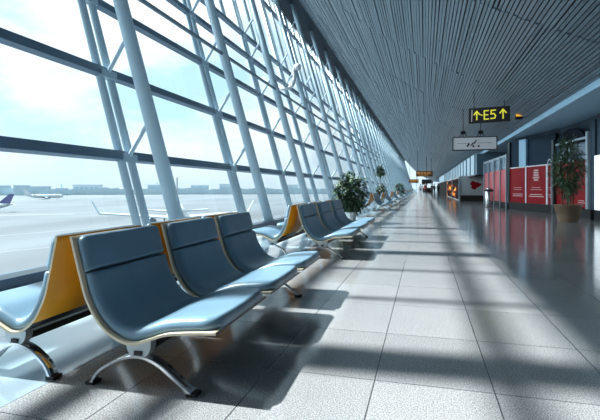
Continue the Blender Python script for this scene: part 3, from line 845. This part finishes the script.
# ------------------------------------------------------------------ outside
GZ = -7.0
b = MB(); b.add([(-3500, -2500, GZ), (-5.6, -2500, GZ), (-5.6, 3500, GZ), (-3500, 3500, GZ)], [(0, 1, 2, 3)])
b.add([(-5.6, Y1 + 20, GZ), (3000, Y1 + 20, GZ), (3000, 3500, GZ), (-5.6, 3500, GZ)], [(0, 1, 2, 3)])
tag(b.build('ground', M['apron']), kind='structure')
b = MB()
def strip(p, q, w, mi=0):
    p, q = Vector((*p, GZ + .02)), Vector((*q, GZ + .02)); n = (q - p).cross(Vector((0, 0, 1))).normalized() * w / 2
    b.add([p - n, q - n, q + n, p + n], [(0, 1, 2, 3)], mi)
for p, q, w, mi in (((-60, 20), (-34, 90), .5, 0), ((-80, 10), (-52, 130), .6, 0), ((-200, 40), (-80, 150), 1.2, 0), ((-260, 120), (-60, 260), 2.5, 0), ((-400, 150), (-60, 420), 5, 0),
                    ((-330, 100), (-120, 240), 3, 1), ((-40, 5), (-24, 60), .3, 1), ((-130, 60), (-70, 120), 1.5, 1), ((-150, 80), (-105, 116), 3.2, 0)):
    strip(p, q, w, mi)
tag(b.build('ground_markings', [M['line_white'], M['line_yellow']]), kind='structure')

def airplane(loc, th, label, sc=1.0, tail=M['plane_blue'], winglet=True):
    r = empty('airplane', loc, th); r.scale = (sc,) * 3; tag(r, label, 'airplane')
    b = MB(); b.tube([(17, 0, 0), (16.6, 0, 0), (15.4, 0, .1), (13, 0, .25), (-8, 0, .3), (-14, 0, .9), (-18, 0, 1.5)], [.05, .7, 1.35, 1.85, 1.85, 1.1, .15], 20)
    b.build('fuselage', M['plane_white'], r)
    for s in (-1, 1):
        b = MB(); b.prism([(3.5, s * 1.5, -.7), (-3.2, s * 1.5, -.7), (-5.6, s * 14, .5), (-4.2, s * 14, .5)], (0, 0, .28)); w = b.build('wing', M['plane_white'], r)
        if winglet:
            b = MB(); b.prism([(-4.1, s * 13.9, .5), (-5.6, s * 13.9, .5), (-7.2, s * 14.9, 3.0), (-6.5, s * 14.9, 3.0)], (0, s * .12, 0)); b.build('winglet', M['plane_grey'], w)
        b = MB(); b.prism([(-13.5, s * .6, 1.3), (-16.5, s * .6, 1.3), (-17.8, s * 5.2, 1.7), (-16.6, s * 5.2, 1.7)], (0, 0, .18)); b.build('tailplane', M['plane_white'], r)
        b = MB(); b.tube([(4.4, s * 5, -1.5), (4.2, s * 5, -1.5), (2.5, s * 5, -1.45), (.4, s * 5, -1.3)], [.8, .95, .95, .55], 16); b.build('engine', M['plane_grey'], r)
        b = MB(); b.tube([(-1.5, s * 2.4, -.6), (-1.5, s * 2.4, -2.3)], .12, 8); b.lathe([(0, -.5), (.25, -.5), (.5, -.25), (.5, .25), (.25, .5), (0, .5)], 12)
        g = b.build('landing_gear', M['plane_grey'], r)
    b = MB(); b.prism([(-10.5, -.12, 1.9), (-16.6, -.12, 1.7), (-18.8, -.12, 7.2), (-16.3, -.12, 7.2)], (0, .24, 0)); b.build('tail_fin', tail, r)
    b = MB(); b.tube([(12, 0, -1.2), (12, 0, -2.6)], .12, 8); b.tube([(12, -.3, -2.6), (12, .3, -2.6)], .4, 12); b.build('nose_gear', M['plane_grey'], r)
def fix_gear():
    for o in bpy.data.objects:
        if o.name.startswith('landing_gear'):
            pass
airplane((-49.3, 82.9, -4.4), math.radians(121), 'white airliner with upturned winglet parked close to the glass', 1.0, M['plane_white'])
airplane((-143, 115, -5.3), math.radians(212), 'white airliner with dark blue tail fin at the edge of the apron', .6)
airplane((-262, 262, -4.9), math.radians(35), 'small distant white airliner out on the pale apron', .72, M['plane_white'])

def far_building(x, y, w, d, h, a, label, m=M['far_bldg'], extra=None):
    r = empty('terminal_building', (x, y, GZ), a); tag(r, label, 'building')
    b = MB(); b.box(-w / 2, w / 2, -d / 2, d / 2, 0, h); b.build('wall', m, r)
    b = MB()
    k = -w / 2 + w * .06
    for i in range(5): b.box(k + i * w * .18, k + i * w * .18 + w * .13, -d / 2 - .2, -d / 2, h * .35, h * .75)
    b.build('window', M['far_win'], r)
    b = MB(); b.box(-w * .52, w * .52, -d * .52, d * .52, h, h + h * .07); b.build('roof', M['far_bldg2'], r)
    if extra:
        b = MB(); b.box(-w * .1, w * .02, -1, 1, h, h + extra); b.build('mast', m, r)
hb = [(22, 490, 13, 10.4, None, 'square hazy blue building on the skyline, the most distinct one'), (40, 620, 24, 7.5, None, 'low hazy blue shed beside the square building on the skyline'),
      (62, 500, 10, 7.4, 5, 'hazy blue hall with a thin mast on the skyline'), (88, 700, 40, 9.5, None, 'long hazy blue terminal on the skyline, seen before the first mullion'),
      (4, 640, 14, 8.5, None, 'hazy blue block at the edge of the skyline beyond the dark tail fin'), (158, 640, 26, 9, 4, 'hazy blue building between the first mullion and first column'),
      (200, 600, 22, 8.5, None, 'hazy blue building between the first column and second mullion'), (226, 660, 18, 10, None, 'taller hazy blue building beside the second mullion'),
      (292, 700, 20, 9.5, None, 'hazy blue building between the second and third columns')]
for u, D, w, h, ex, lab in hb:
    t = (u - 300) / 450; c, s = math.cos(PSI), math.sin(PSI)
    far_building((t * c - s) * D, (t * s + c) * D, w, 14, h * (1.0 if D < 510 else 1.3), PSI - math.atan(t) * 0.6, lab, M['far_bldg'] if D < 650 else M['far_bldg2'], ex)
# belt of hazy trees that closes the airfield
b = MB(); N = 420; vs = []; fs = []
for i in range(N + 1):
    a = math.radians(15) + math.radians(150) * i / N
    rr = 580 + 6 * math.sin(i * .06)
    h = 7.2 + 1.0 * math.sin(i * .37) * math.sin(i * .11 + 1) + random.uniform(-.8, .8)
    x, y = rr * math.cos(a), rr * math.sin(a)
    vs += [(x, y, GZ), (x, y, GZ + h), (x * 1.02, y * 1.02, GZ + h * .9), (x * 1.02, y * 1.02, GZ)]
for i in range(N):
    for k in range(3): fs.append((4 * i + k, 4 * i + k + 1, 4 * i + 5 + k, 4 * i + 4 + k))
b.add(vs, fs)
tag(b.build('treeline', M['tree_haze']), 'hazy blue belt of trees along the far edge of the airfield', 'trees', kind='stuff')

# ------------------------------------------------------------------ light
w = bpy.data.worlds.new('sky'); scene.world = w; w.use_nodes = True
nt = w.node_tree; L = nt.links; bg = nt.nodes['Background']
tc = nt.nodes.new('ShaderNodeTexCoord')
mp = nt.nodes.new('ShaderNodeMapping'); mp.inputs['Scale'].default_value = (1, 1, 2.4)
L.new(tc.outputs['Generated'], mp.inputs['Vector'])
nz = nt.nodes.new('ShaderNodeTexNoise'); nz.inputs['Scale'].default_value = 2.6; nz.inputs['Detail'].default_value = 7; nz.inputs['Roughness'].default_value = .55
L.new(mp.outputs[0], nz.inputs['Vector'])
cr = nt.nodes.new('ShaderNodeValToRGB'); e = cr.color_ramp.elements
e[0].position = .41; e[0].color = (.52, .755, .85, 1)
e[1].position = .60; e[1].color = (1.0, 1.02, 1.03, 1)
L.new(nz.outputs['Fac'], cr.inputs[0])
sp = nt.nodes.new('ShaderNodeSeparateXYZ'); L.new(tc.outputs['Generated'], sp.inputs[0])
mr = nt.nodes.new('ShaderNodeMapRange'); mr.inputs['From Min'].default_value = 0.0; mr.inputs['From Max'].default_value = .16
L.new(sp.outputs['Z'], mr.inputs['Value'])
mx = nt.nodes.new('ShaderNodeMix'); mx.data_type = 'RGBA'; mx.inputs[6].default_value = (.60, .71, .775, 1)
L.new(mr.outputs[0], mx.inputs[0]); L.new(cr.outputs[0], mx.inputs[7])
L.new(mx.outputs[2], bg.inputs['Color']); bg.inputs['Strength'].default_value = 1.1

sun = bpy.data.lights.new('sun', 'SUN'); sun.energy = 11.5; sun.angle = math.radians(1.1); sun.color = (1.0, .975, .94)
so = bpy.data.objects.new('sun', sun); col.objects.link(so)
el = math.atan(1 / .795); az = math.radians(2.2)
d = Vector((math.cos(el) * math.cos(az), math.cos(el) * math.sin(az), -math.sin(el)))
so.rotation_euler = d.to_track_quat('-Z', 'Y').to_euler(); so.location = (-20, 0, 25)

# added fill lamp: wide bluish sun that lifts the dim right side
hz = bpy.data.lights.new('fill_sun', 'SUN'); hz.energy = 1.9; hz.angle = math.radians(45); hz.color = (.84, .94, 1.0)
ho = bpy.data.objects.new('fill_sun', hz); col.objects.link(ho); ho.location = (-22, 0, 12)
d = Vector((math.cos(math.radians(24)), .12, -math.sin(math.radians(24)))); ho.rotation_euler = d.to_track_quat('-Z', 'Y').to_euler()

scene.view_settings.view_transform = 'Standard'
scene.view_settings.look = 'None'
scene.view_settings.exposure = 0.42
scene.view_settings.gamma = 0.94
